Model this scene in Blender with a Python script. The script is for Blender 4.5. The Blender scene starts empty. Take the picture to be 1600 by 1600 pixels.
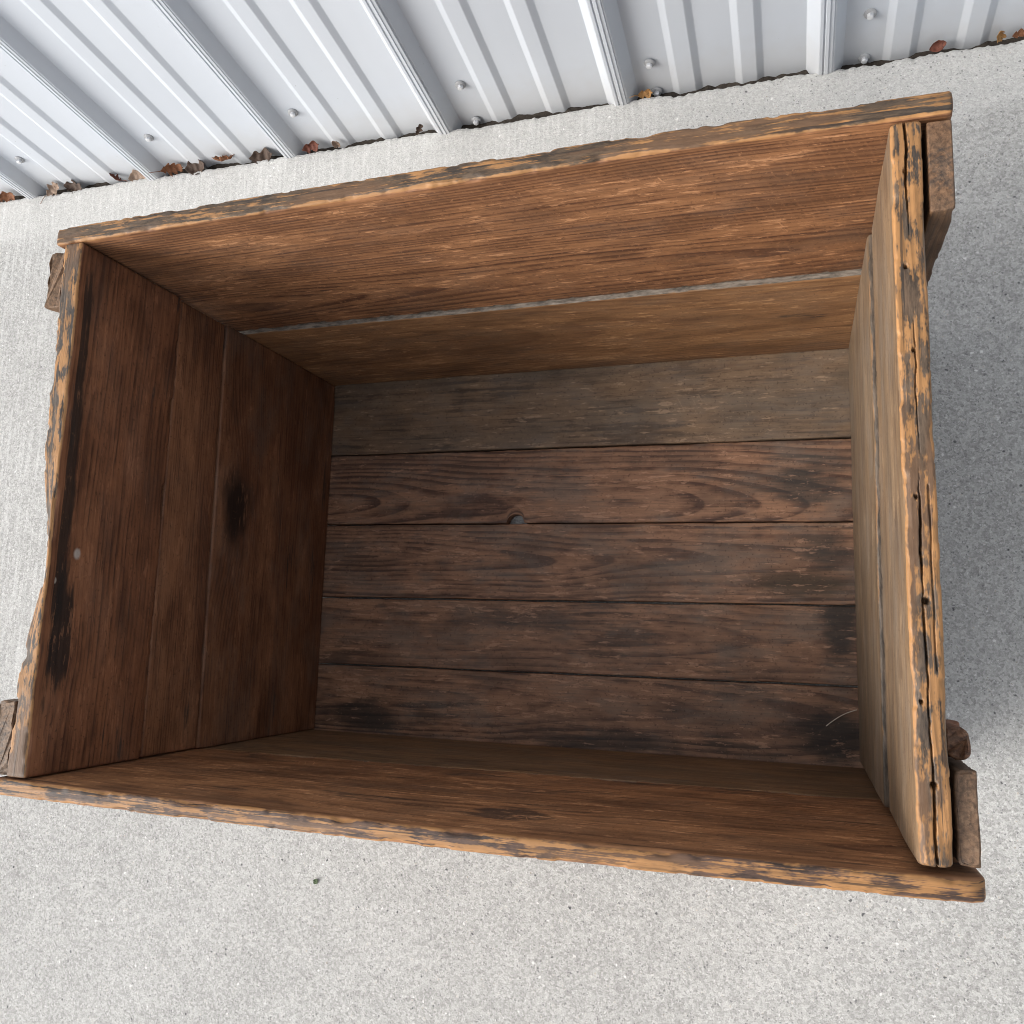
import bpy, math, random
import numpy as np
from mathutils import Matrix, Vector, noise as mnoise

S = 0.597                      # metres per inner crate length
G = 0.0141                     # inner floor of the crate above the slab
sc = bpy.context.scene
col = sc.collection

# ------------------------------------------------------------------ camera
cam_d = bpy.data.cameras.new('camera')
cam = bpy.data.objects.new('camera', cam_d); col.objects.link(cam)
CAM_R = Matrix([[0.9496827, 0.0179113, 0.3127009], [0.0293595, 0.9888771, -0.1458081], [-0.3118344, 0.1476522, 0.9385937]])
cam.matrix_world = Matrix.Translation((0.9033335*S, 0.18816584*S, 1.52176764*S+G)) @ CAM_R.to_4x4()
cam_d.sensor_fit = 'HORIZONTAL'; cam_d.sensor_width = 36.0
cam_d.lens = 1329.50178/1600*36.0
cam_d.clip_start = 0.01; cam_d.clip_end = 500
sc.camera = cam

# ------------------------------------------------------------------ light
SUN_TO = Vector((8.2, 3.6, -6.2)).normalized()          # direction the light travels
world = bpy.data.worlds.new('World'); sc.world = world; world.use_nodes = True
nt = world.node_tree
bg = nt.nodes['Background']; sky = nt.nodes.new('ShaderNodeTexSky')
sky.sky_type = 'NISHITA'; sky.sun_disc = False
sky.sun_elevation = math.asin(-SUN_TO.z)
sky.sun_rotation = math.atan2(-SUN_TO.x, -SUN_TO.y)
sky.air_density = 1.0; sky.dust_density = 4.0; sky.ozone_density = 1.0
hs = nt.nodes.new('ShaderNodeHueSaturation'); hs.inputs['Saturation'].default_value = .27      # thin white cloud over the blue
nt.links.new(sky.outputs[0], hs.inputs['Color']); nt.links.new(hs.outputs[0], bg.inputs[0]); bg.inputs[1].default_value = 0.15
sun_d = bpy.data.lights.new('sun', 'SUN'); sun_d.energy = 0.76; sun_d.angle = math.radians(32)
sun_d.color = (1.0, 0.97, 0.93)
sun = bpy.data.objects.new('sun', sun_d); col.objects.link(sun)
sun.rotation_euler = SUN_TO.to_track_quat('-Z', 'Y').to_euler(); sun.location = (-2, -1, 3)
sc.view_settings.view_transform = 'Standard'; sc.view_settings.look = 'None'
sc.view_settings.gamma = 1.0; sc.view_settings.use_curve_mapping = False
sc.view_settings.exposure = 1.03
sc.cycles.filter_width = 1.0; sc.cycles.use_adaptive_sampling = True; sc.cycles.adaptive_threshold = .012; sc.cycles.use_denoising = True; sc.cycles.denoising_prefilter = 'ACCURATE'
sc.cycles.max_bounces = 5; sc.cycles.diffuse_bounces = 3; sc.cycles.glossy_bounces = 2

# ------------------------------------------------------------------ helpers
def lin(c):
    return tuple(((v/255)/12.92 if v/255 <= .04045 else ((v/255+.055)/1.055)**2.4) for v in c)

def fbm(x, y, z, o=3):
    return mnoise.fractal(Vector((x, y, z)), 0.9, 2.1, o, noise_basis='PERLIN_ORIGINAL')
def nz(x, y, z):
    return mnoise.noise(Vector((x, y, z)))
def sstep(a, b, v):
    t = min(1, max(0, (v-a)/(b-a))); return t*t*(3-2*t)

def tag(o, label=None, cat=None, group=None, kind=None):
    if label: o['label'] = label
    if cat: o['category'] = cat
    if group: o['group'] = group
    if kind: o['kind'] = kind
    return o
def empty(name, loc=(0, 0, 0)):
    o = bpy.data.objects.new(name, None); col.objects.link(o); o.location = loc
    o.empty_display_size = 0.05
    return o
def link_mesh(name, verts, faces, mat, parent=None, rest=None, smooth=True, flat_from=None):
    me = bpy.data.meshes.new(name); me.from_pydata(verts, [], faces); me.update()
    if smooth:
        fl = [True]*len(me.polygons)
        if flat_from is not None:
            for i in range(flat_from, len(fl)): fl[i] = False
        me.polygons.foreach_set('use_smooth', fl)
    if rest is not None:
        a = me.attributes.new('rest', 'FLOAT_VECTOR', 'POINT')
        a.data.foreach_set('vector', np.asarray(rest, dtype=np.float32).ravel())
    me.materials.append(mat)
    o = bpy.data.objects.new(name, me); col.objects.link(o)
    if parent: o.parent = parent
    return o

# node expressions -------------------------------------------------
class X:
    """a node socket with arithmetic"""
    def __init__(s, m, sock): s.m = m; s.k = sock
    def _b(s, op, o, rev=False):
        return s.m.math(op, o, s) if rev else s.m.math(op, s, o)
    def __add__(s, o): return s._b('ADD', o)
    __radd__ = __add__
    def __mul__(s, o): return s._b('MULTIPLY', o)
    __rmul__ = __mul__
    def __sub__(s, o): return s._b('SUBTRACT', o)
    def __rsub__(s, o): return s._b('SUBTRACT', o, True)
    def __truediv__(s, o): return s._b('DIVIDE', o)
class Mat:
    def __init__(s, name):
        s.mat = bpy.data.materials.new(name); s.mat.use_nodes = True
        s.t = s.mat.node_tree; s.n = s.t.nodes; s.bsdf = s.n['Principled BSDF']
        s.out = s.n['Material Output']
    def put(s, inp, v):
        if isinstance(v, X): s.t.links.new(v.k, inp)
        elif isinstance(v, tuple) and inp.type == 'RGBA' and len(v) == 3: inp.default_value = (*v, 1)
        else: inp.default_value = v
    def math(s, op, a, b=0.0, c=0.0, clamp=False):
        n = s.n.new('ShaderNodeMath'); n.operation = op; n.use_clamp = clamp
        for i, v in enumerate((a, b, c)): s.put(n.inputs[i], v)
        return X(s, n.outputs[0])
    def attr(s, name):
        n = s.n.new('ShaderNodeAttribute'); n.attribute_name = name; return X(s, n.outputs['Vector'])
    def objco(s):
        n = s.n.new('ShaderNodeTexCoord'); return X(s, n.outputs['Object'])
    def sep(s, v):
        n = s.n.new('ShaderNodeSeparateXYZ'); s.put(n.inputs[0], v)
        return [X(s, o) for o in n.outputs]
    def comb(s, x, y, z):
        n = s.n.new('ShaderNodeCombineXYZ')
        for i, v in enumerate((x, y, z)): s.put(n.inputs[i], v)
        return X(s, n.outputs[0])
    def noise(s, vec, scale=1.0, detail=2.0, rough=.5, dist=0.0):
        n = s.n.new('ShaderNodeTexNoise'); n.noise_dimensions = '3D'; n.normalize = True
        s.put(n.inputs['Vector'], vec); s.put(n.inputs['Scale'], scale)
        s.put(n.inputs['Detail'], detail); s.put(n.inputs['Roughness'], rough); s.put(n.inputs['Distortion'], dist)
        return X(s, n.outputs[0])
    def voro(s, vec, scale, feature='F1'):
        n = s.n.new('ShaderNodeTexVoronoi'); n.feature = feature
        s.put(n.inputs['Vector'], vec); s.put(n.inputs['Scale'], scale)
        return X(s, n.outputs['Distance']), (X(s, n.outputs['Color']) if 'Color' in n.outputs else None)
    def white(s, vec):
        n = s.n.new('ShaderNodeTexWhiteNoise'); n.noise_dimensions = '3D'; s.put(n.inputs['Vector'], vec)
        return X(s, n.outputs[0])
    def ss(s, a, b, v):                                   # smoothstep
        n = s.n.new('ShaderNodeMapRange'); n.interpolation_type = 'SMOOTHSTEP'
        s.put(n.inputs['Value'], v); s.put(n.inputs['From Min'], a); s.put(n.inputs['From Max'], b)
        return X(s, n.outputs[0])
    def mix(s, f, a, b):
        n = s.n.new('ShaderNodeMix'); n.data_type = 'RGBA'; n.clamp_factor = True
        s.put(n.inputs['Factor'], f)
        s.put([i for i in n.inputs if i.name == 'A' and i.type == 'RGBA'][0], a)
        s.put([i for i in n.inputs if i.name == 'B' and i.type == 'RGBA'][0], b)
        return X(s, [o for o in n.outputs if o.type == 'RGBA'][0])
    def bump(s, h, strength=.5, dist=.001, normal=None):
        n = s.n.new('ShaderNodeBump'); s.put(n.inputs['Height'], h)
        n.inputs['Strength'].default_value = strength; n.inputs['Distance'].default_value = dist
        if normal: s.put(n.inputs['Normal'], normal)
        return X(s, n.outputs[0])
    def fin(s, color, rough, normal=None, spec=.5, metal=0.0):
        b = s.bsdf
        s.put(b.inputs['Base Color'], color); s.put(b.inputs['Roughness'], rough)
        s.put(b.inputs['Specular IOR Level'], spec); s.put(b.inputs['Metallic'], metal)
        if normal: s.put(b.inputs['Normal'], normal)
        return s.mat

# ------------------------------------------------------------------ wood
GOLD = (0.41, 0.203, 0.074)
def wood(name, L, w, t, seed, light=(.20, .092, .040), dark=(.070, .030, .016), pith=(0.0, -.05), slope=.06,
         freq=230., grain=.75, warp=.006, tone=(.12, .065, .038), tone_k=.5, stain=(.035, .028, .024), stain_lo=.58, stain_k=.8,
         dust=(.17, .145, .12), dust_k=.25, fleck=.6, top_rim=None, ends=0.0, blobs=(), rough=.62, relief=.7, saw=.0):
    """solid wood: growth rings round a pith beside the board, then stain, dust, worn flecks; with top_rim a second
    material for the worn top edge. Returns [body] or [body, rim]"""
    light = tuple(v*q for v, q in zip(light, (1.26, 1.18, 1.02))); dark = tuple(v*q for v, q in zip(dark, (1.08, .90, .76)))
    tone = tuple(v*q for v, q in zip(tone, (1.24, 1.12, .95)))
    out = []
    for rim in ([None, top_rim] if top_rim else [None]):
        m = Mat(name + ('_rim' if rim else ''))
        P = m.attr('rest'); x, y, z = m.sep(P)
        sx = seed*3.17
        def N(fx, fy, fz, off=0.0, detail=2., rough_=.5, dist=0.):
            return m.noise(m.comb(x*fx+(sx+off), y*fy+(sx*1.3+off*2), z*fz+off), 1.0, detail, rough_, dist)
        n1 = N(5, 14, 14, 1.0, 2) - .5
        n2 = N(3.2, 5, 5, 7.0, 1) - .5
        yy = y - pith[0] + n1*(warp*2.2) + (N(17, 60, 60, 3.0, 1) - .5)*.0022
        zz = z - pith[1] + x*slope + n2*(warp*5)
        r = m.math('SQRT', yy*yy + zz*zz)
        for b in blobs:                                   # rings flow round a knot
            if not b.get('knot'): continue
            dx = (x - b['x'])/b['rx']; dy = (y - b['y'])/b['ry']
            r = r + m.math('EXPONENT', (dx*dx + dy*dy)*-.55)*b.get('push', .012)
        ph = r*freq + (m.noise(m.comb(r*38., sx, x*1.2), 1.0, 2) - .5)*freq*.016
        fr = m.math('FRACT', ph); ring_id = m.math('FLOOR', ph)
        rv = m.white(m.comb(ring_id, sx, 0.0))
        late = m.ss(.30, .86, fr) * (1.0 - m.ss(.90, 1.0, fr)) * (rv*.75 + .4)
        fib = N(24, 460, 460, 11.0, 3, .7)
        fib2 = N(9, 170, 170, 17.0, 3, .65)
        mott = N(55, 130, 130, 19.0, 2, .65)
        tn = N(3.0, 16, 16, 23.0, 3, .6); t2 = N(13, 34, 34, 27.0, 3, .65)
        wash = m.ss(.36, .64, t2*.5 + tn*.5)               # grain stands out in places and is rubbed away in others
        k = late*(wash*1.15 + .35)*grain + (fib-.5)*1.15 + (fib2-.5)*1.0 + (mott-.5)*.8
        c = m.mix(m.math('ADD', k, 0.22, clamp=True), light, dark)
        c = m.mix(m.ss(.38, .66, tn)*tone_k, c, tone)
        c = m.mix(m.ss(.50, .66, t2)*.5, c, tuple(v*.62 for v in tone))
        c = m.mix(m.ss(.50, .36, t2)*.38, c, tuple(v*1.12 for v in light))
        sn = N(9, 30, 30, 31.0, 4, .65)
        c = m.mix(m.ss(.58, .68, fib)*.45, c, tuple(v*.55 for v in dark))
        st = m.ss(stain_lo, stain_lo+.09, sn + (fib2-.5)*.38 + late*.05)
        c = m.mix(st*stain_k, c, stain)
        if rim is None:
            dn = m.ss(.42, .72, N(14, 28, 28, 41.0, 3, .7) + (fib-.5)*.3)
            c = m.mix(dn*dust_k, c, dust)
            if blobs: bw = [N(20, 42, 42, 5.0, 3, .65) - .5, (sn-.5)*1.2]
            for b in blobs:
                dx = (x - b['x'])/b['rx']; dy = (y - b['y'])/b['ry']
                if b.get('knot'): d = m.math('SQRT', dx*dx + dy*dy) + bw[0]*b.get('a', .5) + late*.10
                else: d = m.math('SQRT', dx*dx + dy*dy) + (bw[0]*.9 + bw[1] + (fib2-.5)*1.3)*b.get('a', .8)
                e = 1.0 - m.ss(b.get('i', .6), b.get('o', 1.0), d)
                c = m.mix(e*b.get('k', .8), c, b['c'])
            if fleck > 0:
                hi = tuple(min(1, v*q) for v, q in zip(light, (1.75, 1.9, 2.1)))
                fn = N(46, 260, 260, 53.0, 4, .72)
                fl = m.ss(.605, .68, fn + (mott-.5)*.22 + (.5-t2)*.55)
                c = m.mix(fl*fleck*.7, c, hi)
                sc1 = m.noise(m.comb(x*420 + y*190 + sx, y*26 - x*10, z*26), 1.0, 1.5)
                c = m.mix(m.ss(.66, .74, sc1)*m.ss(.56, .68, 1.0-t2)*fleck*.6, c, hi)
                gt = m.noise(P, 330., 2, .6)               # grit and dents
                c = m.mix(m.ss(.60, .70, gt)*.45, c, tuple(v*.5 for v in dark))
                c = m.mix(m.ss(.36, .28, gt)*.30*fleck, c, hi)
                c = m.mix(m.ss(.66, .74, 1.0-fn)*.5, c, tuple(v*.35 for v in dark))
            if saw > 0:                                   # arcs left by the saw
                q = m.math('SQRT', (x+.9)*(x+.9) + (y+.35)*(y+.35))*118. + (mott-.5)*.5
                sw = m.math('ABSOLUTE', m.math('FRACT', q + (fib2-.5)*.25) - .5)
                c = m.mix(m.ss(.36, .5, sw)*m.ss(.40, .66, mott*.5 + tn*.5)*saw, c, tuple(min(1, v*1.6) for v in light))
        else:
            gr, ed, amt = rim['grime'], rim.get('edge', .0016), rim.get('gold', .5)
            dy = (w/2) - y
            onrim = 1.0 - m.ss(.0005, .0014, dy)
            g1 = N(16, 260, 330, 71.0, 4, .7); g2 = N(45, 90, 110, 79.0, 4, .7)
            g3 = N(7, 40, 60, 83.0, 2, .6)
            bare = m.ss(.57-amt*.18, .64-amt*.18, g1*rim.get('a', .5) + g2*rim.get('b', .35) + g3*(1-rim.get('a', .5)-rim.get('b', .35)) + (fib-.5)*.30)
            g_c = m.mix(m.math('ADD', late*.45 + (fib-.5)*1.1 + (mott-.5)*.8, .35, clamp=True), GOLD, tuple(v*.42 for v in GOLD))
            gm = m.mix(m.ss(.3, .7, N(60, 260, 260, 87.0, 4, .7)), tuple(v*.85 for v in gr), tuple(v*.20 for v in gr))
            if not rim.get('plain'):
                gm = m.mix(m.ss(.52, .66, g3)*.6, gm, (.030, .026, .023))
                gm = m.mix(m.ss(.52, .40, g3)*.7, gm, m.mix(fib, (.19, .100, .048), (.060, .032, .019)))
            crk = m.ss(.60, .67, N(9, 330, 330, 88.0, 2, .6))
            c = m.mix(onrim, c, m.mix(crk*(.2 if rim.get('plain') else .75), m.mix(bare*.92, gm, g_c), (.022, .016, .012)))
            dz = (t/2) - (m.math('ABSOLUTE', z) if rim.get('both', True) else z)
            ee = m.math('SQRT', dy*dy + dz*dz)
            wv = N(30, 60, 60, 91.0, 4, .65)
            em = 1.0 - m.ss(ed*.4, ed, ee + (wv-.5)*ed*5.0)
            c = m.mix(em*rim.get('ek', .75), c, m.mix(fib, tuple(v*1.2 for v in GOLD), tuple(v*.55 for v in GOLD)))
        if ends:
            dx = L/2 - m.math('ABSOLUTE', x)
            e = 1.0 - m.ss(.0005, .002, dx)
            rg = m.noise(P, 420., 3.)
            c = m.mix(e*ends, c, m.mix(m.ss(.3, .7, rg), (.030, .019, .013), (.22, .130, .075)))
        h = fib*.45 + fib2*.40
        if rim: h = h + g2*.7
        else: h = h + mott*.35
        out.append(m.fin(c, rough + (fib2-.5)*.3, m.bump(h, .6*relief, .0012), spec=.35))
    return out

def plank(name, parent, mat, M, L, w, t, r=.0016, dx=.0045, dy=.006, dz=.003, yl=None, seed=0, chip=1.0, wav=1.0,
          fn=None, edge_round=1.0):
    """one board: rounded cross-section swept along its length with uneven edges; local x length, y width, z thickness"""
    def rng(a, b, step):
        n = max(1, int(round((b-a)/step))); return [a+(b-a)*i/n for i in range(n+1)]
    hw, ht = w/2, t/2
    sec = []                                            # (y, z, cornerness)
    arc = [math.radians(a) for a in (0, 30, 60, 90)]
    ys_ = rng(-hw+r, hw-.0075, dy) + [hw-.005, hw-.003, hw-r]
    for yv in ys_: sec.append((yv, ht))
    for a in arc[1:-1]: sec.append((hw-r+r*math.sin(a), ht-r+r*math.cos(a)))
    for zv in rng(ht-r, -ht+r, -dz) if False else list(reversed(rng(-ht+r, ht-r, dz))): sec.append((hw, zv))
    for a in arc[1:-1]: sec.append((hw-r+r*math.cos(a), -ht+r-r*math.sin(a)))
    for yv in reversed(ys_): sec.append((yv, -ht))
    for a in arc[1:-1]: sec.append((-hw+r-r*math.sin(a), -ht+r-r*math.cos(a)))
    for zv in rng(-ht+r, ht-r, dz): sec.append((-hw, zv))
    for a in arc[1:-1]: sec.append((-hw+r-r*math.cos(a), ht-r+r*math.sin(a)))
    xs = rng(-L/2+r, L/2-r, dx)
    stations = [(-L/2, r), (-L/2+r*.3, r*.35)] + [(v, 0) for v in xs] + [(L/2-r*.3, r*.35), (L/2, r)]
    V, R = [], []
    K = len(sec); s7 = seed*7.31
    for (xv, ins) in stations:
        ew_t = (nz(xv*9, s7, 0)*.0007 + nz(xv*38, s7, 3)*.00035)*wav
        ew_b = (nz(xv*9, s7, 50)*.0005 + nz(xv*38, s7, 53)*.0003)*wav
        for (yv, zv) in sec:
            y2 = yv*(1-ins/hw); z2 = zv*(1-ins/ht)
            ry, rz = y2, z2
            # wave of the edges
            e = (yv/hw)
            y2 += ew_t*max(0, e)**2 - ew_b*max(0, -e)**2
            z2 += nz(xv*5, yv*18, s7+9)*.0006*wav
            # chipped arrises
            cy = max(0, 1-(hw-abs(yv))/.004); cz = max(0, 1-(ht-abs(zv))/.004)
            c = cy*cz
            if c > 0 and chip > 0:
                q = nz(xv*28, s7+(1 if yv > 0 else 2), (3 if zv > 0 else 4))
                q2 = nz(xv*110, s7+(1 if yv > 0 else 2), (3 if zv > 0 else 4))
                q3 = nz(xv*270, s7+(5 if yv > 0 else 6), (3 if zv > 0 else 4))
                a = (sstep(.22, .30, q)*.0009 + sstep(.20, .28, q2)*.0005 + max(0, q3)*.0003)*chip*c
                y2 -= math.copysign(a, yv); z2 -= math.copysign(a, zv)
            if fn:
                ddx, ddy, ddz = fn(xv, yv, zv)
            else: ddx = ddy = ddz = 0
            if yl:                                        # tapered board: offsets of lower and upper edge at start and end
                f = (xv+L/2)/L; lo = yl[0]*(1-f)+yl[2]*f; hi = yl[1]*(1-f)+yl[3]*f
                fy = (yv+hw)/w; y2 += lo*(1-fy)+hi*fy
            V.append((xv+ddx, y2+ddy, z2+ddz)); R.append((xv, ry, rz))
    F = []
    for i in range(len(stations)-1):
        a, b = i*K, (i+1)*K
        for j in range(K):
            j2 = (j+1) % K
            F.append((a+j, a+j2, b+j2, b+j))
    nf = len(F)
    F.append(tuple(range(K))[::-1] if False else tuple(range(K-1, -1, -1)))
    b = (len(stations)-1)*K
    F.append(tuple(b+j for j in range(K)))
    # outward faces
    o = link_mesh(name, V, F, mat[0], parent, rest=R, flat_from=nf)
    me = o.data
    if len(mat) > 1:                                      # faces of the worn top edge
        me.materials.append(mat[1])
        mi = []
        for i in range(len(stations)-1):
            for j in range(K): mi.append(1 if min(sec[j][0], sec[(j+1) % K][0]) > hw-.0076 else 0)
        mi += [0, 0]
        me.polygons.foreach_set('material_index', mi)
    import bmesh
    bm = bmesh.new(); bm.from_mesh(me); bmesh.ops.recalc_face_normals(bm, faces=bm.faces); bm.to_mesh(me); bm.free()
    o.matrix_local = M
    return o

def frame(ex, ey, ez, loc):
    m = Matrix((ex, ey, ez)).transposed().to_4x4(); m.translation = Vector(loc); return m
EX, EY, EZ = Vector((1, 0, 0)), Vector((0, 1, 0)), Vector((0, 0, 1))

# ------------------------------------------------------------------ concrete slab
def edge_y(x):                                            # back edge of the slab, metres
    return (1.2625 - .0118*(x/S))*S
def make_slab():
    m = Mat('concrete')
    P = m.objco(); x, y, z = m.sep(P)
    wob = m.noise(P, 260., 2)                              # makes the grains irregular
    Q = m.comb(x + wob*.004, y + m.noise(P, 300., 2)*.004, z)
    d1, c1 = m.voro(Q, 400.); r1 = m.sep(c1)
    d2, c2 = m.voro(Q, 175.); r2 = m.sep(c2)
    big = m.noise(P, 2.6, 4, .6); mid = m.noise(P, 26., 4, .65)
    fine = m.noise(P, 520., 3, .7)
    v = (r1[0]-.5)*.48 + (fine-.5)*1.15 + (big-.5)*.45 + (mid-.5)*.30
    base = m.mix(m.math('ADD', v, .5, clamp=True), (.195, .191, .181), (.530, .524, .503))
    # broom streaks run square to the wall, strongest along the back and left of the slab
    zone = m.ss(.30, .62, (big-.5)*1.1 + m.ss(.02, -.16, x)*m.ss(-.25, .12, y)*.55 + m.ss(.50, .68, y)*m.ss(.9, .3, x)*.6)
    stk = m.noise(m.comb(x*190 + wob*.6, y*10, z), 1.0, 4, .65)
    base = m.mix(m.ss(.50, .62, stk)*zone*.24, base, (.62, .62, .605))
    base = m.mix(m.ss(.50, .38, stk)*zone*.18, base, (.26, .26, .255))
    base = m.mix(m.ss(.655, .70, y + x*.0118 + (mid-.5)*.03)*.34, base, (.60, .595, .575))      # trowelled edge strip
    # grains of aggregate, fewer where cement paste still covers them
    open_ = m.ss(.62, .25, zone)*.7 + .3
    dark = m.ss(.84, .88, r1[1]) * (1.0 - m.ss(.25, .42, d1))
    base = m.mix(dark*open_*.62, base, (.10, .10, .105))
    dk2 = m.ss(.965, .975, r2[1]) * (1.0 - m.ss(.15, .32, d2))
    base = m.mix(dk2*open_*.85, base, (.055, .055, .06))
    lt = m.ss(.92, .95, r1[2]) * (1.0 - m.ss(.15, .40, d1))
    base = m.mix(lt*.55, base, (.66, .655, .64))
    lt2 = m.ss(.986, .992, r2[2]) * (1.0 - m.ss(.15, .30, d2))
    base = m.mix(lt2*.7, base, (.72, .71, .69))
    tan = m.ss(.94, .97, r1[0])*(1.0 - m.ss(.2, .4, d1))
    base = m.mix(tan*.5*open_, base, (.40, .33, .26))
    h = fine*1.3 + m.math('MULTIPLY', m.noise(m.comb(x*190, y*10, z), 1.0, 2), .5)
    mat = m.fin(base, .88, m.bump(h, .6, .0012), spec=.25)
    # sheet with a broken back edge, thick
    xs = np.concatenate([np.linspace(-4, -1.0, 30), np.linspace(-.99, 1.1, 700), np.linspace(1.12, 4, 30)])
    rows = [-4.0, -2.0, -1.0, -.5, 0, .3, .6]
    V, F = [], []
    for i, xv in enumerate(xs):
        xv = float(xv)
        e = edge_y(xv) + nz(xv*7, 1, 0)*.004 + nz(xv*32, 2, 0)*.0026 + abs(nz(xv*90, 3, 0))*-.004 + nz(xv*210, 4, 0)*.0012
        col_ = [(xv, yv, 0.0) for yv in rows]
        col_ += [(xv, e-.03, .0), (xv, e-.012, nz(xv*40, 8, 0)*.0006), (xv, e-.005, -.0006+nz(xv*60, 9, 0)*.0009),
                 (xv, e-.0015, -.0018+nz(xv*90, 9, 5)*.001), (xv, e, -.004), (xv, e+nz(xv*50, 5, 0)*.002, -.012), (xv, e-.002, -.10), (xv, -4.0, -.10)]
        V += col_
    K = len(rows)+8
    for i in range(len(xs)-1):
        for j in range(K):
            j2 = (j+1) % K
            F.append((i*K+j, (i+1)*K+j, (i+1)*K+j2, i*K+j2))
    F.append(tuple(range(K))); F.append(tuple((len(xs)-1)*K+j for j in range(K-1, -1, -1)))
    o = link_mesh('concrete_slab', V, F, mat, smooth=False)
    tag(o, 'pale grey broom-finished concrete slab with speckled aggregate', kind='structure')
make_slab()

# ------------------------------------------------------------------ soil in the gap behind the slab
def make_soil():
    m = Mat('soil'); P = m.objco()
    n = m.noise(P, 160., 4, .7); n2 = m.noise(P, 30., 3)
    c = m.mix(n, (.016, .015, .014), (.075, .062, .05)); c = m.mix(m.ss(.6, .75, n2)*.5, c, (.10, .085, .07))
    mat = m.fin(c, .95, m.bump(n, .9, .003), spec=.1)
    V, F = [], []
    xs = np.linspace(-2.2, 2.2, 1100); K = 9
    for xv in xs:
        xv = float(xv); e = edge_y(xv)
        for j in range(K):
            f = j/(K-1); yv = e - .004 + f*.034
            zv = -.0160 + .005*f + nz(xv*22, yv*40, 2)*.005 + nz(xv*120, yv*120, 7)*.0035
            V.append((xv, yv, zv))
    for i in range(len(xs)-1):
        for j in range(K-1):
            F.append((i*K+j, (i+1)*K+j, (i+1)*K+j+1, i*K+j+1))
    tag(link_mesh('soil', V, F, mat), 'dark damp soil and debris in the gap behind the slab', kind='structure')
make_soil()

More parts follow.
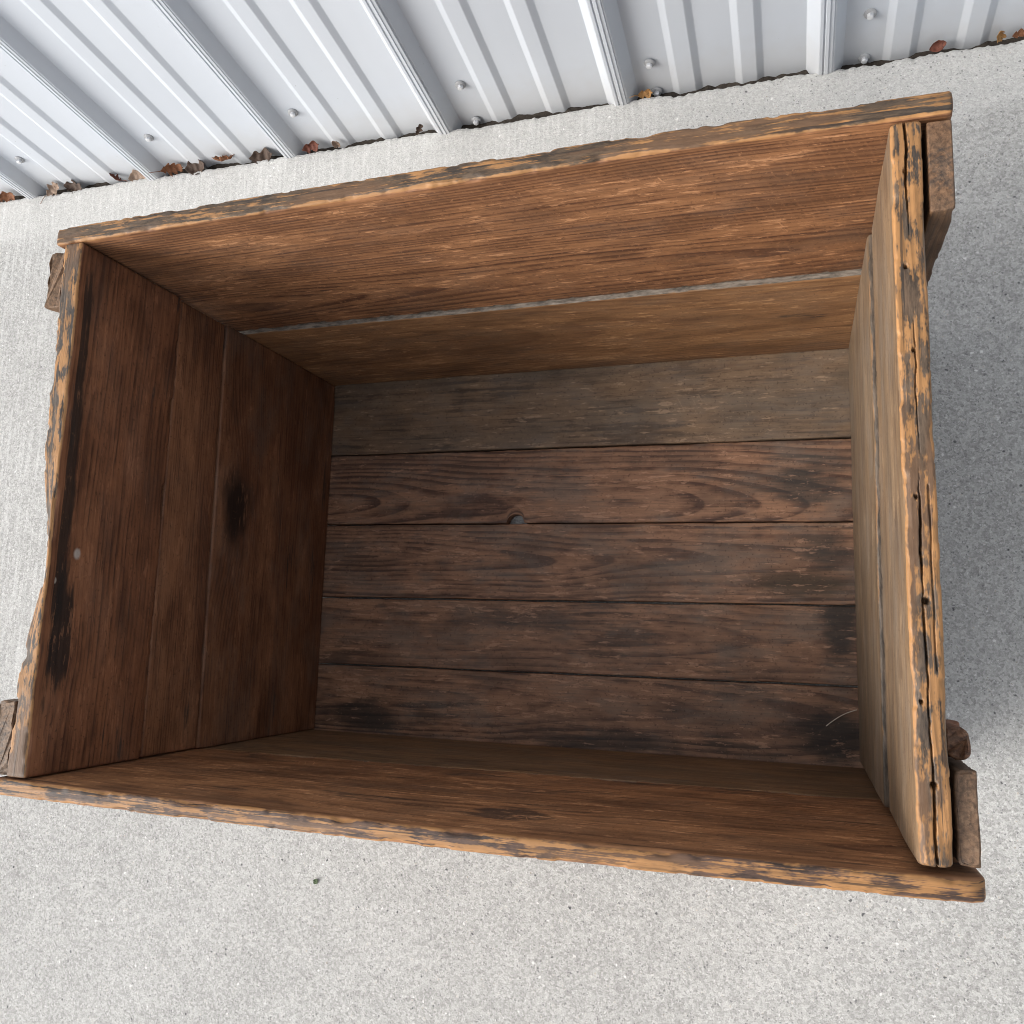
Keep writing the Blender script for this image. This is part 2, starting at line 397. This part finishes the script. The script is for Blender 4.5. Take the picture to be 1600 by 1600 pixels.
# ------------------------------------------------------------------ metal siding
LEAN = math.radians(6.3)
YAW = math.atan(-.0118)
SID_Y = lambda x: edge_y(x) + .0125
def make_siding():
    m = Mat('painted_steel'); P = m.objco(); x, y, z = m.sep(P)
    n = m.noise(P, 5., 2); sp = m.noise(P, 800., 1.5)
    c = m.mix(n, (.462, .496, .542), (.508, .540, .580))
    c = m.mix(m.ss(.79, .82, m.noise(P, 190., 1.))*.55, c, (.25, .25, .26))
    splash = m.ss(.07, -.01, z + (m.noise(P, 60., 3)-.5)*.05)
    c = m.mix(splash*.40, c, (.40, .385, .36))
    h = m.noise(P, 12., 2)*1.0 + sp*.012
    mat = m.fin(c, m.noise(P, 40., 2)*.12+.36, m.bump(h, .10, .003), spec=.45)
    m2 = Mat('screw_metal'); P = m2.objco()
    sm = m2.fin(m2.mix(m2.noise(P, 600., 2), (.55, .56, .57), (.74, .75, .77)), .35, spec=.5, metal=.35)
    m3 = Mat('screw_washer'); P = m3.objco()
    wm = m3.fin(m3.mix(m3.noise(P, 500., 2), (.24, .245, .25), (.40, .41, .42)), .5, spec=.4)
    root = empty('metal_siding', (0, SID_Y(0), 0)); root.rotation_euler = (-LEAN, 0, YAW)
    tag(root, 'bluish white ribbed steel siding wall behind the crate', 'wall')
    # profile (x offset from the right foot of a rib, height towards the viewer), in crate lengths
    prof = [(-.066, 0), (-.0645, .0012), (-.0455, .0275), (-.0435, .029), (-.0385, .0292), (-.0372, .0270), (-.0355, .0270), (-.0340, .0300),
            (-.0285, .0305), (-.0275, .0290), (-.0215, .0288), (-.0205, .0272), (-.0185, .0272), (-.0170, .0262), (-.0012, .0012), (0, 0),
            (.067, 0), (.069, .0006), (.079, .0052), (.081, .0058), (.1115, .0058), (.1135, .0052), (.1235, .0006), (.1255, 0),
            (.1875, 0), (.1895, .0006), (.1995, .0052), (.2015, .0058), (.2275, .0058), (.2295, .0052), (.2395, .0006), (.2415, 0)]
    PITCH = .3827; R0 = .2437
    zs = [-.06] + list(np.linspace(-.03, .4, 30)) + [.8, 1.3, 2.0, 2.6]
    def panel(first, count):
        pts = []
        for k in range(count):
            R = R0 + PITCH*(first+k)
            for (dx_, h) in prof: pts.append(((R+dx_)*S, h*S))
        Rn = R0 + PITCH*(first+count)                     # overlaps the next panel's rib
        for (dx_, h) in prof[:11]: pts.append(((Rn+dx_)*S, h*S+.0011))
        V, F = [], []
        for zi, zv in enumerate(zs):
            for (px, ph) in pts:
                wob = nz(px*4, zv*3, 5)*.0016
                zb = zv + (nz(px*30, 0, 3)*.001 if zi == 0 else 0)
                V.append((px, -ph + wob, zb))
        K = len(pts)
        for i in range(len(zs)-1):
            for j in range(K-1): F.append((i*K+j, i*K+j+1, (i+1)*K+j+1, (i+1)*K+j))
        o = link_mesh('steel_panel', V, F, mat, root, smooth=False)
        sd = o.modifiers.new('thick', 'SOLIDIFY'); sd.thickness = .0005; sd.offset = -1
        return o
    for f, n_ in ((-8, 4), (-4, 4), (0, 4), (4, 4)): panel(f, n_)
    # screws: dished washer and hex head
    def lathe(prof_, n):
        V, F = [], []
        for (r_, h_) in prof_:
            for i in range(n):
                a = 2*math.pi*i/n; V.append((r_*math.cos(a), -h_, r_*math.sin(a)))
        for k in range(len(prof_)-1):
            for i in range(n):
                j = (i+1) % n; F.append((k*n+i, k*n+j, (k+1)*n+j, (k+1)*n+i))
        F.append(tuple((len(prof_)-1)*n+i for i in range(n)))
        return V, F
    wv, wf = lathe([(.0064, 0), (.0066, .0010), (.0060, .0018), (.0046, .0025), (.0028, .0027)], 20)
    hv, hf = lathe([(.0036, .0023), (.0036, .0054), (.0032, .0062), (.0016, .0066)], 6)
    wmesh = hmesh = None
    rnd = random.Random(4)
    zup = {-6: .08, -5: .079, -4: .079, -3: .079, -2: .0765, -1: .074, 0: .069, 1: .041, 2: .067, 3: .07, 4: .07}
    for k in range(-6, 5):
        for row in (0, 1):
            X_ = (R0 + PITCH*k + .035 + rnd.uniform(-.004, .004))*S
            Z_ = (zup[k]*S + G + .0) if row == 0 else -.0065 + rnd.uniform(-.002, .002)
            if row == 1 and k not in (0, 1, 2): continue
            if wmesh is None:
                w_ = link_mesh('screw', wv, wf, wm, root); h_ = link_mesh('screw_head', hv, hf, sm, w_, smooth=False)
                wmesh, hmesh = w_.data, h_.data
            else:
                w_ = bpy.data.objects.new('screw', wmesh); col.objects.link(w_); w_.parent = root
                h_ = bpy.data.objects.new('screw_head', hmesh); col.objects.link(h_); h_.parent = w_
            w_.location = (X_, -.0004, Z_)
            w_.rotation_euler = (rnd.uniform(-.12, .12), rnd.uniform(0, 1), rnd.uniform(-.12, .12))
make_siding()

# ------------------------------------------------------------------ crate
crate = empty('wooden_crate', (.5*S, .35*S, 0))
tag(crate, 'old empty brown wooden crate with worn plank sides standing on concrete', 'crate')
SPOT_A = dict(x=-.0406, y=.0328, rx=.0055, ry=.0042, c=(.42, .38, .34), k=.85, a=.5, i=.4)
SPOT_B = dict(x=-.063, y=.052, rx=.003, ry=.002, c=(.36, .32, .28), k=.8, a=.5, i=.4)
OFF = Vector((-.5*S, -.35*S, G))                          # crate coordinates to the crate empty
D, H = .7012, .678
def W(x, y, z): return Vector((x*S, y*S, z*S)) + OFF

# --- bottom boards: (lower edge at left, at right, upper edge at left, at right)
FL = [(-.022, -.022, .1238, .1240), (.1264, .1266, .2562, .2550), (.2592, .2578, .4040, .3962), (.4064, .3986, .5484, .5404), (.5510, .5432, .724, .724)]
BT = .0136
fl_kw = [
    dict(pith=(.012, -.024), slope=.050, freq=170, stain_lo=.59, stain_k=.6, grain=1.0,
         blobs=[dict(x=-.24, y=-.012, rx=.075, ry=.030, c=(.020, .020, .019), k=.75, a=1.2, f=26, i=.25, o=.95),
                dict(x=.05, y=-.024, rx=.09, ry=.018, c=(.020, .019, .018), k=.7, a=1.4, f=30, i=.25, o=.95),
                dict(x=.275, y=-.005, rx=.05, ry=.036, c=(.018, .018, .017), k=.82, a=1.2, f=30, i=.25, o=.95)]),
    dict(pith=(.0, -.022), slope=.022, freq=220, stain_lo=.60, stain_k=.55, grain=.5,
         blobs=[dict(x=.285, y=.012, rx=.026, ry=.040, c=(.022, .023, .022), k=.82, a=1.2, f=34, i=.25, o=.95),
                dict(x=-.05, y=.02, rx=.12, ry=.022, c=(.035, .030, .027), k=.6, a=1.5, f=22, i=.25, o=.95)]),
    dict(pith=(.004, -.012), slope=.055, freq=170, stain_lo=.66, stain_k=.5, grain=1.3, warp=.007,
         blobs=[dict(x=.25, y=-.022, rx=.075, ry=.024, c=(.045, .032, .018), k=.75, a=.8, f=18, i=.25, o=.95),
                dict(x=.272, y=.022, rx=.04, ry=.03, c=(.035, .034, .030), k=.7, a=1.2, f=30, i=.25, o=.95)]),
    dict(pith=(-.02, -.028), slope=.045, freq=180, stain_lo=.66, stain_k=.5, grain=1.1,
         blobs=[dict(x=.25, y=.0, rx=.055, ry=.036, c=(.036, .036, .033), k=.75, a=1.2, f=30, i=.25, o=.95)]),
    dict(pith=(.05, -.05), slope=.02, freq=200, stain_lo=.56, stain_k=.5, grain=.4, dust_k=.35, fleck=.8,
         light=(.185, .128, .088), dark=(.080, .056, .042), tone=(.118, .098, .082), tone_k=.75, blobs=[]),
]
for i, (l0, l1, u0, u1) in enumerate(FL):
    w = ((u0+u1)-(l0+l1))/2*S; cy = ((u0+u1)+(l0+l1))/4
    L = (1.030+.030)*S
    kw = dict(light=(.262, .152, .103), dark=(.072, .042, .033), tone=(.130, .088, .071), dust=(.20, .170, .142), dust_k=.42, rough=.6, tone_k=.5)
    kw.update(fl_kw[i])
    mat = wood('bottom_board_wood', L, w, BT, 11+i, **kw)
    yl = ((l0-cy)*S+w/2, (u0-cy)*S-w/2, (l1-cy)*S+w/2, (u1-cy)*S-w/2)
    fn = None
    if i == 3:                                            # half-round knot hole in the edge between two boards
        hx = (.404-.5)*S
        def fn(xv, yv, zv, w=w, hx=hx):
            q = max(0, 1-((xv-hx)/.0105)**2)
            if q <= 0: return (0, 0, 0)
            near = sstep(-w/2+.024, -w/2, yv)
            return (0, near*math.sqrt(q)*.0100, 0)
    plank('bottom_board', crate, mat, frame(EX, EY, EZ, W(.5, cy, 0) - EZ*(BT/2)), L, w, BT, yl=yl, seed=20+i, fn=fn,
          dx=.0018 if i == 3 else .0045, dy=.003 if i == 3 else .006, chip=.5, r=.0012)

# --- back side, two boards; the lower one stands a little proud and its top shows as a ledge
def side_boards():
    z0, zs_, z1 = .0012, .3146, H
    # lower
    w = (zs_-z0)*S; t = (.7285-.6985)*S; L = (1.056+.046)*S
    mat = wood('back_lower_wood', L, w, t, 31, light=(.275, .155, .080), dark=(.125, .064, .035), pith=(.02, -.09), slope=.05, freq=260,
               grain=.5, tone=(.175, .098, .054), stain_lo=.68, dust_k=.2, fleck=.9,
               top_rim=dict(grime=(.30, .25, .20), edge=.0008, gold=-.9, ek=.4, plain=True))
    plank('side_board', crate, mat, frame(EX, EZ, -EY, W((1.056-.046)/2, (.7285+.6985)/2, (z0+zs_)/2)), L, w, t, seed=31, chip=.6, wav=.6,
          yl=(0, .0006, 0, -.0006))
    # upper
    w = (z1-zs_-.0012)*S; t = (.7275-.7035)*S; L = (1.058+.0466)*S
    mat = wood('back_upper_wood', L, w, t, 33, saw=.12, light=(.255, .128, .066), dark=(.068, .031, .019), pith=(-.055, -.030), slope=.035, freq=235,
               grain=.9, warp=.0035, tone=(.150, .074, .040), tone_k=.5, stain_lo=.70, dust_k=.12, fleck=1.0, relief=1.2,
               top_rim=dict(grime=(.125, .082, .050), edge=.0017, gold=.30))
    def fn(xv, yv, zv, w=w):
        f = yv/w+.5                                        # top leans in a little
        d = -(-.0018*(f-.5)) + .0012*f
        up = nz(xv*3.1, 4, 4)*.0014*max(0, f)
        bow = .0022*(1-(xv/(L/2))**2)*f                    # bows outward at mid length
        return (0, up, d - bow*1.2)
    plank('side_board', crate, mat, frame(EX, EZ, -EY, W((1.058-.0466)/2, (.7275+.7035)/2, (z1+zs_+.0012)/2)), L, w, t, seed=33, fn=fn,
          dx=.0019, dz=.0016, r=.0018, chip=1.3)
    # front lower
    zl, zr = .336, .297; zm = (zl+zr)/2
    w = (zm-z0)*S; t = .0205*S; L = (1.053+.048)*S
    mat = wood('front_lower_wood', L, w, t, 35, light=(.20, .125, .072), dark=(.085, .052, .034), pith=(.05, -.08), slope=.03, freq=260, grain=.6,
               tone=(.14, .098, .064), tone_k=.7, stain_lo=.66, dust_k=.3, fleck=.5)
    # local x runs to -X: start of the board is its right end
    plank('side_board', crate, mat, frame(-EX, EZ, EY, W((1.053-.048)/2, -.0030-.0205/2, (z0+zm)/2)), L, w, t, seed=35, chip=.5, wav=.5,
          yl=(0, (zr-zm)*S, 0, (zl-zm)*S))
    # front upper
    w = (z1-zm-.0012)*S; t = .0205*S; L = (1.0555+.048)*S
    mat = wood('front_upper_wood', L, w, t, 37, light=(.300, .155, .080), dark=(.100, .048, .028), pith=(.06, -.06), slope=.04, freq=240, grain=.55,
               tone=(.135, .072, .042), tone_k=.6, stain_lo=.60, stain_k=.6, dust_k=.12, fleck=.9,
               top_rim=dict(grime=(.115, .065, .045), edge=.0014, gold=.52),
               blobs=[dict(x=-.055, y=.052, rx=.030, ry=.020, c=(.035, .028, .026), k=.75, a=1.3, f=34)])
    def fn2(xv, yv, zv, w=w, L=L):
        f = yv/w+.5
        bow = .0028*(1-(xv/(L/2))**2)
        rd = 0
        q = (-L/2+.010) - xv                               # rounded top corner at the right end
        if q > 0: rd = -(.010-math.sqrt(max(0, .0001-q*q)))*max(0, f*2-1)
        sag = nz(xv*4, 9, 2)*.0012
        return (0, rd+sag*f, -bow*f - .0008)
    plank('side_board', crate, mat, frame(-EX, EZ, EY, W((1.0555-.048)/2, -.0015-.0205/2, (z1+zm+.0012)/2)), L, w, t, seed=37, fn=fn2,
          dx=.0019, dz=.0016, r=.0022, chip=1.5, yl=((zr-zm)*S, 0, (zl-zm)*S, 0))
side_boards()

# --- left end, three boards
def left_end():
    t = .031*S
    spec = [(.0012, .352, .3655, dict(light=(.165, .082, .047), dark=(.062, .030, .020), pith=(-.16, -.05), slope=.03, freq=230, grain=.55, dust_k=.25,
                                      blobs=[dict(x=.026, y=.070, rx=.070, ry=.036, c=(.011, .007, .006), k=.93, a=.9, knot=True, push=.024, i=.30, o=.92)]), 0.0, (-.002, .6985)),
            (.3545, .4765, .4765, dict(light=(.190, .094, .053), dark=(.070, .033, .021), pith=(.3, -.05), slope=.01, freq=330, grain=.7, warp=.004), -.0014, (-.0005, .697)),
            (.4780, H, H, dict(light=(.185, .084, .046), dark=(.056, .025, .016), pith=(-.13, -.035), slope=.05, freq=215, grain=.6, warp=.007, stain_lo=.62, relief=1.2,
                               top_rim=dict(grime=(.110, .080, .058), edge=.0015, gold=.46, a=.15, b=.6),
                               blobs=[dict(x=.02, y=.050, rx=.17, ry=.009, c=(.015, .011, .009), k=.85, a=1.5, f=16),
                                      dict(x=-.105, y=.041, rx=.06, ry=.010, c=(.013, .010, .009), k=.9, a=1.2, f=20),
                                      SPOT_A, SPOT_B]), 0.0, (-.0015, .6995))]
    for i, (za, zbf, zbb, kw, dz_, (ya, yb)) in enumerate(spec):
        if i == 1: zaf, zab = .3540, .3675
        else: zaf = zab = za
        zb = (zbf+zbb)/2; zam = (zaf+zab)/2
        w = (zb-zam)*S; L = (yb-ya)*S
        k2 = dict(stain_lo=.66, dust_k=.10, fleck=.45, tone=(.085, .036, .020), tone_k=.55); k2.update(kw)
        mat = wood('left_end_wood', L, w, t, 41+i, **k2)
        fn = None
        if i == 2:
            def fn(xv, yv, zv, w=w, L=L, t=t):
                f = max(0, (yv/w+.5)); yw = (xv+L/2)/L*.6965*1.0+.003   # y in crate lengths
                # outer arris worn away towards the middle and front of the board
                wear = math.exp(-((yw-.275)/.10)**2)*.0105 + max(0, nz(xv*24, 3, 3))*.0018 + max(0, nz(xv*70, 4, 3))*.0012
                top = sstep(w/2-.028, w/2, yv); outer = sstep(t/2, -t/2, zv)
                lump = nz(xv*14, 1, 8)*.0010 + nz(xv*45, 5, 8)*.0008
                return (0, (nz(xv*5, 2, 2)*.0018 + lump)*top - wear*.35*outer*top, wear*outer*top + lump*outer*top)
        plank('end_board', crate, mat, frame(EY, EZ, EX, W(-.0155, (ya+yb)/2, (zam+zb)/2) + EX*(dz_)), L, w, t, seed=41+i, fn=fn,
              dx=.0019 if i == 2 else .0045, dz=.0016 if i == 2 else .003, chip=1.5 if i == 2 else .5,
              yl=((zaf-zam)*S, (zbf-zb)*S, (zab-zam)*S, (zbb-zb)*S))
left_end()

# --- right end, two boards; the lower one stands proud and leans in
def right_end():
    ya, yb = .0035, .699
    zf, zbk = .412, .448; zm = (zf+zbk)/2
    # lower; local x runs to -Y: start is the back
    t = .034*S; w = (zm-.0012)*S; L = (.695-.006)*S
    kw = dict(light=(.165, .120, .082), dark=(.068, .046, .033), tone=(.125, .097, .074), tone_k=.7, pith=(.0, -.07), slope=.02, freq=260, grain=.45,
              stain_lo=.72, dust=(.215, .180, .145), dust_k=.5, fleck=.7, rough=.55)
    mat = wood('right_lower_wood', L, w, t, 51, top_rim=dict(grime=(.15, .112, .08), edge=.0009, gold=-.5, both=False, ek=.4, plain=True), **kw)
    def fn0(xv, yv, zv, w=w): return (0, nz(xv*12, 3, 3)*.0012*(yv/w+.5), .0022*S*(yv/w+.5))
    plank('end_board', crate, mat, frame(-EY, EZ, -EX, W(1.0+.017, (.695+.006)/2, (zm+.0012)/2)), L, w, t, seed=51, fn=fn0, chip=.8,
          yl=(0, (zbk-zm)*S, 0, (zf-zm)*S))
    # upper, split along its top edge
    t = .0285*S; za = zm+.0015; w = (H-za)*S; L = (yb-ya)*S
    kw.update(light=(.175, .122, .080), dark=(.072, .046, .031), freq=250, pith=(.03, -.10), dust_k=.45)
    mat = wood('right_upper_wood', L, w, t, 53, top_rim=dict(grime=(.140, .095, .062), edge=.0016, gold=.50, a=.12, b=.58), ends=.3,
               **kw)
    holes = [(-.5+.215, .0025, .0014), (-.5+.335, .0, .0012), (-.5+.535, .002, .0013), 
             (-.5+.672, -.0005, .0024), (-.5+.80, .0040, .0014), (-.5+.902, -.0006, .0022), (-.5+.075, .0008, .0016)]
    def path(f):
        return .0008*math.sin(f*9) + nz(f*14, 2, 2)*.0016 + nz(f*60, 4, 1)*.0004
    def fn1(xv, yv, zv, w=w, L=L, t=t):
        f = xv/L; top = sstep(w/2-.02, w/2-.001, yv)
        dyy = 0
        if yv > w/2-.0009:
            # split: open at both ends and past the middle
            op = max(sstep(.30, .44, abs(f)), .9*sstep(.10, .02, abs(f-.09)), .8*sstep(.07, .02, abs(f-.22)), .55*sstep(.30, .1, abs(f-.33)), .45*sstep(.12, .03, abs(f+.12)))
            hwid = .00040*op + .00005
            dd = abs(zv - path(f))
            if dd < hwid*1.9: dyy -= .0075*op*sstep(hwid*1.9, hwid*.5, dd)
            if .02 < f < .26:                              # second hairline split
                d2 = abs(zv + .0042 + nz(f*20, 7, 7)*.0006)
                if d2 < .0006: dyy -= .0018*sstep(.0006, .0002, d2)
            for (hx, hz, hr) in holes:
                q = math.hypot(xv-hx*L, zv-hz)
                if q < hr*1.0: dyy -= .006*sstep(hr*1.0, hr*.4, q)
            dyy += nz(xv*60, zv*150, 3)*.0004
        wob = nz(xv*4.5, 6, 1)*.0009 + nz(xv*17, 6, 4)*.0006
        chip = 0
        if zv < -t/2+.003 and f > .0: chip = max(0, nz(xv*18, 8, 8)-.1)*.005*top
        lean = .0012*(yv/w+.5)
        return (0, dyy + nz(xv*4, 8, 2)*.0010*top, lean + wob*top*.6 + chip)
    plank('end_board', crate, mat, frame(-EY, EZ, -EX, W(1.0025+.01425, (ya+yb)/2, (za+H)/2)), L, w, t, seed=53, fn=fn1, dx=.0011, dz=.00042,
          dy=.006, r=.0018, chip=1.1, yl=((zbk-zm)*S, 0, (zf-zm)*S, 0))
right_end()

# --- corner cleats outside the ends (grain upright: local x -> up)
def cleats():
    def cl(x0, x1, y0, y1, z0, z1, seed, light, grime, lab=None, fn=None, rough_top=False):
        L = (z1-z0)*S; w = (y1-y0)*S; t = (x1-x0)*S
        mat = wood('cleat_wood', L, w, t, seed, light=light, dark=tuple(v*.42 for v in light), pith=(.01, -.03), slope=.02, freq=230, grain=.7,
                   tone=grime, tone_k=.7, stain_lo=.58, dust_k=.12, fleck=.6, ends=.4, relief=1.3)
        o = plank('corner_cleat', crate, mat, frame(EZ, EX, EY, W((x0+x1)/2, (y0+y1)/2, (z0+z1)/2)) @ Matrix.Rotation(0, 4, 'X'), L, t, w,
                  seed=seed, fn=fn, dx=.005, dy=.003, dz=.004, r=.0010, chip=.9, wav=1.0)
        if lab: o['label'] = lab
        return o
    def ragged(xv, yv, zv):
        return (nz(yv*160, zv*160, 1)*.002 + nz(yv*420, zv*420, 3)*.0016, nz(xv*25, zv*50, 7)*.0007, nz(xv*25, yv*80, 9)*.0006) if xv > .08 else (0, nz(xv*25, zv*50, 7)*.0007, 0)
    cl(1.0345, 1.0570, .6035, .6965, 0, H-.004, 61, (.135, .075, .042), (.055, .040, .030), 'dark weathered cleat at the back corner of the split end')
    cl(1.0350, 1.0535, .0035, .0850, 0, H-.014, 62, (.150, .095, .062), (.085, .058, .042), 'brown cleat with a crumbling fuzzy top', ragged)
    cl(-.0600, -.0325, .6140, .6930, 0, H-.006, 63, (.115, .070, .042), (.060, .045, .034), None, ragged)
    cl(-.0620, -.0325, -.0005, .0900, 0, H-.006, 64, (.125, .080, .050), (.070, .052, .040), None, ragged)
    # broken sliver that hangs on below the crumbling cleat
    L, w, t = .05, .012, .018
    mat = wood('sliver_wood', L, w, t, 66, light=(.13, .055, .03), dark=(.05, .022, .014), tone=(.08, .035, .02), stain_lo=.55, ends=.5)
    def fs(xv, yv, zv): return (nz(yv*200, zv*200, 4)*.006, nz(xv*60, zv*80, 6)*.0014, nz(xv*60, yv*90, 8)*.0014)
    o = plank('splinter', crate, mat, frame(EZ, EX, EY, W(1.0425, .1050, H-.075)), L, w, t, seed=66, fn=fs, dx=.003, dy=.002, dz=.002, chip=2, wav=2)
    o['label'] = 'dark broken sliver of wood on the outer end'
cleats()

# ------------------------------------------------------------------ leaves, straw and scraps
def leaf_material(name, c1, c2):
    m = Mat(name); P = m.objco(); x, y, z = m.sep(P)
    n = m.noise(P, 120., 3, .6); vein = m.math('ABSOLUTE', m.math('FRACT', m.math('ABSOLUTE', y)*160. - x*90.) - .5)
    c = m.mix(n, c1, c2); c = m.mix(m.ss(.40, .5, vein)*.35, c, tuple(v*.45 for v in c1))
    c = m.mix(m.ss(.62, .72, m.noise(P, 340., 2))*.6, c, tuple(v*.3 for v in c1))
    return m.fin(c, .7, m.bump(n, .5, .001), spec=.25)
def make_leaf(name, loc, rot, size, mat, label, cat, seed, lobes=3, curl=1.0, stem=True, group=None):
    """dry leaf: pointed lobes either side of a midrib, curled, with a thin edge and a stem"""
    rnd = random.Random(seed)
    n = 26; V, F, R = [], [], []
    half = 5
    for i in range(n+1):
        f = i/n
        env = math.sin(math.pi*min(1, f*.97+.02))**.75
        lob = .45 + .55*abs(math.sin(f*math.pi*lobes + .3))**1.5
        for s in range(-half, half+1):
            q = s/half
            hw = size*.42*env*(lob if lobes else 1)*(1+.2*nz(f*6, q*2, seed))
            xx = (f-.5)*size + abs(q)*size*.16*(lob-.4)
            yy = q*hw
            # curl across and along, crinkle
            zz = curl*(yy*yy/size*1.4 + (f-.45)**2*size*.7) + nz(xx/size*5, yy/size*5, seed)*size*.09
            yy *= (1-.25*curl*abs(q))
            V.append((xx, yy, zz))
    K = 2*half+1
    for i in range(n):
        for j in range(K-1): F.append((i*K+j, (i+1)*K+j, (i+1)*K+j+1, i*K+j+1))
    o = link_mesh(name, V, F, mat)
    md = o.modifiers.new('thick', 'SOLIDIFY'); md.thickness = .00035
    o.location = loc; o.rotation_euler = rot
    tag(o, label, cat, group)
    if stem:
        sv, sf = [], []; m_ = 10
        for i in range(m_+1):
            f = i/m_; px = -size*.5 - f*size*.55; pz = curl*(.45**2*size*.7) + math.sin(f*2.0)*size*.18; py = math.sin(f*2.4+seed)*size*.06
            for k in range(5):
                a = 2*math.pi*k/5; rr = .00055*(1-.3*f)
                sv.append((px, py+rr*math.cos(a), pz+rr*math.sin(a)))
        for i in range(m_):
            for k in range(5): sf.append((i*5+k, (i+1)*5+k, (i+1)*5+(k+1) % 5, i*5+(k+1) % 5))
        link_mesh('leaf_stem', sv, sf, mat, o)
    return o
L_BROWN = leaf_material('leaf_brown', (.13, .050, .022), (.22, .095, .045))
L_TAN = leaf_material('leaf_tan', (.20, .135, .095), (.31, .23, .175))
L_RED = leaf_material('leaf_red', (.095, .030, .020), (.15, .055, .035))
L_DARK = leaf_material('leaf_dark', (.045, .030, .022), (.085, .055, .040))
L_OCHRE = leaf_material('leaf_ochre', (.30, .15, .05), (.38, .22, .09))
L_GREEN = leaf_material('leaf_green', (.045, .07, .03), (.075, .10, .05))
def lf(xw, dz, rot, size, mat, label, seed, **k):
    x = xw*S
    make_leaf('dry_leaf', (x, edge_y(x)+.0045, dz-.002), rot, size*.68, mat, label, 'leaf', seed, group='dry leaves along the foot of the siding', **k)
pi = math.pi
lf(-1.02, .004, (.9, .3, .2), .045, L_BROWN, 'brown curled leaf at a rib foot beside the pale tan crumpled leaf', 1)
lf(-.865, .002, (.7, -.2, .5), .042, L_TAN, 'pale tan crumpled leaf with a long stem by the siding foot', 2)
lf(-.80, .000, (.5, .2, -.2), .048, L_DARK, 'blackish flat leaf next to the pale tan crumpled one', 3, stem=False)
lf(-.665, .004, (.9, -.5, 2.6), .030, L_RED, 'small red-brown leaf with its stem standing up', 4)
lf(-.60, -.001, (.6, .1, .1), .045, L_TAN, 'long pale curled leaf lying in the gap beside a rib', 5, lobes=0, stem=False)
lf(-.495, .007, (1.0, .5, .4), .045, L_BROWN, 'rusty pointed leaf just beside a rib foot', 6, lobes=4)
lf(-.43, -.001, (.4, .0, .0), .050, L_DARK, 'dark rolled leaf between the rusty pointed leaf and the brown lobed one', 7, lobes=0, stem=False)
lf(-.345, .006, (.8, -.2, 3.3), .046, L_BROWN, 'brown lobed leaf with a torn tip against the white siding', 8, lobes=3)
lf(-.25, -.001, (.4, .1, .1), .052, L_DARK, 'dark curled leaf lying low between the brown lobed leaf and the round reddish one', 9, lobes=2, stem=False)
lf(-.115, .005, (.9, .1, .3), .036, L_RED, 'round reddish brown leaf next to a rib foot', 10, lobes=2, stem=False)
lf(-.052, .004, (1.2, 1.2, .0), .020, L_TAN, 'tiny tan leaf scrap standing upright', 11, lobes=0, stem=False)
lf(.152, .005, (1.0, -.4, .8), .022, L_DARK, 'small dark pointed leaf by itself at the foot of a rib', 12, lobes=3, stem=False)
lf(.640, .003, (.8, .2, .2), .026, L_OCHRE, 'yellow-brown leaf beside a rib and a low screw', 13, lobes=2)
lf(1.165, .004, (.7, -.2, .2), .024, L_RED, 'dark red rounded leaf scrap in the gap', 14, lobes=0, stem=False)
lf(1.262, .006, (1.2, 1.3, .2), .026, L_OCHRE, 'ochre pointed leaf standing upright by the siding', 15, lobes=2, stem=False)
lf(1.292, .002, (.6, .2, .4), .020, L_BROWN, 'small brown leaf bit next to the upright ochre leaf', 16, lobes=2, stem=False)

def tube(name, pts, r0, r1, mat, label, cat, n=6):
    V, F = [], []; m_ = len(pts)
    for i, p in enumerate(pts):
        p = Vector(p); d = (Vector(pts[min(m_-1, i+1)])-Vector(pts[max(0, i-1)])).normalized()
        a = d.cross(EZ).normalized(); b = a.cross(d); rr = r0+(r1-r0)*i/(m_-1)
        for k in range(n):
            t = 2*pi*k/n; V.append(p + a*(rr*math.cos(t)) + b*(rr*math.sin(t)))
    for i in range(m_-1):
        for k in range(n): F.append((i*n+k, i*n+(k+1) % n, (i+1)*n+(k+1) % n, (i+1)*n+k))
    F.append(tuple(range(n))); F.append(tuple((m_-1)*n+k for k in range(n-1, -1, -1)))
    return tag(link_mesh(name, V, F, mat), label, cat)
m = Mat('straw'); P = m.objco()
STRAW = m.fin(m.mix(m.noise(P, 300., 2), (.50, .44, .36), (.66, .60, .52)), .6)
base = Vector((0, 0, G))
A, B = Vector((.9500*S, .0600*S, G+.0012)), Vector((.9965*S, .0890*S, G+.008))
tube('straw_stem', [A.lerp(B, i/12) + Vector((0, math.sin(i/12*pi)*.0022, 0)) for i in range(13)], .0005, .0004, STRAW,
     'thin pale straw lying in the corner of the crate floor', 'straw')
gx, gy = .0085*S, -.2935*S
make_leaf('leaf_fragment', (gx, gy, .0012), (.1, -.1, .9), .0075, L_GREEN, 'tiny green leaf fragment on the bare concrete in front of the crate', 'leaf', 21, lobes=0, curl=.4, stem=False)
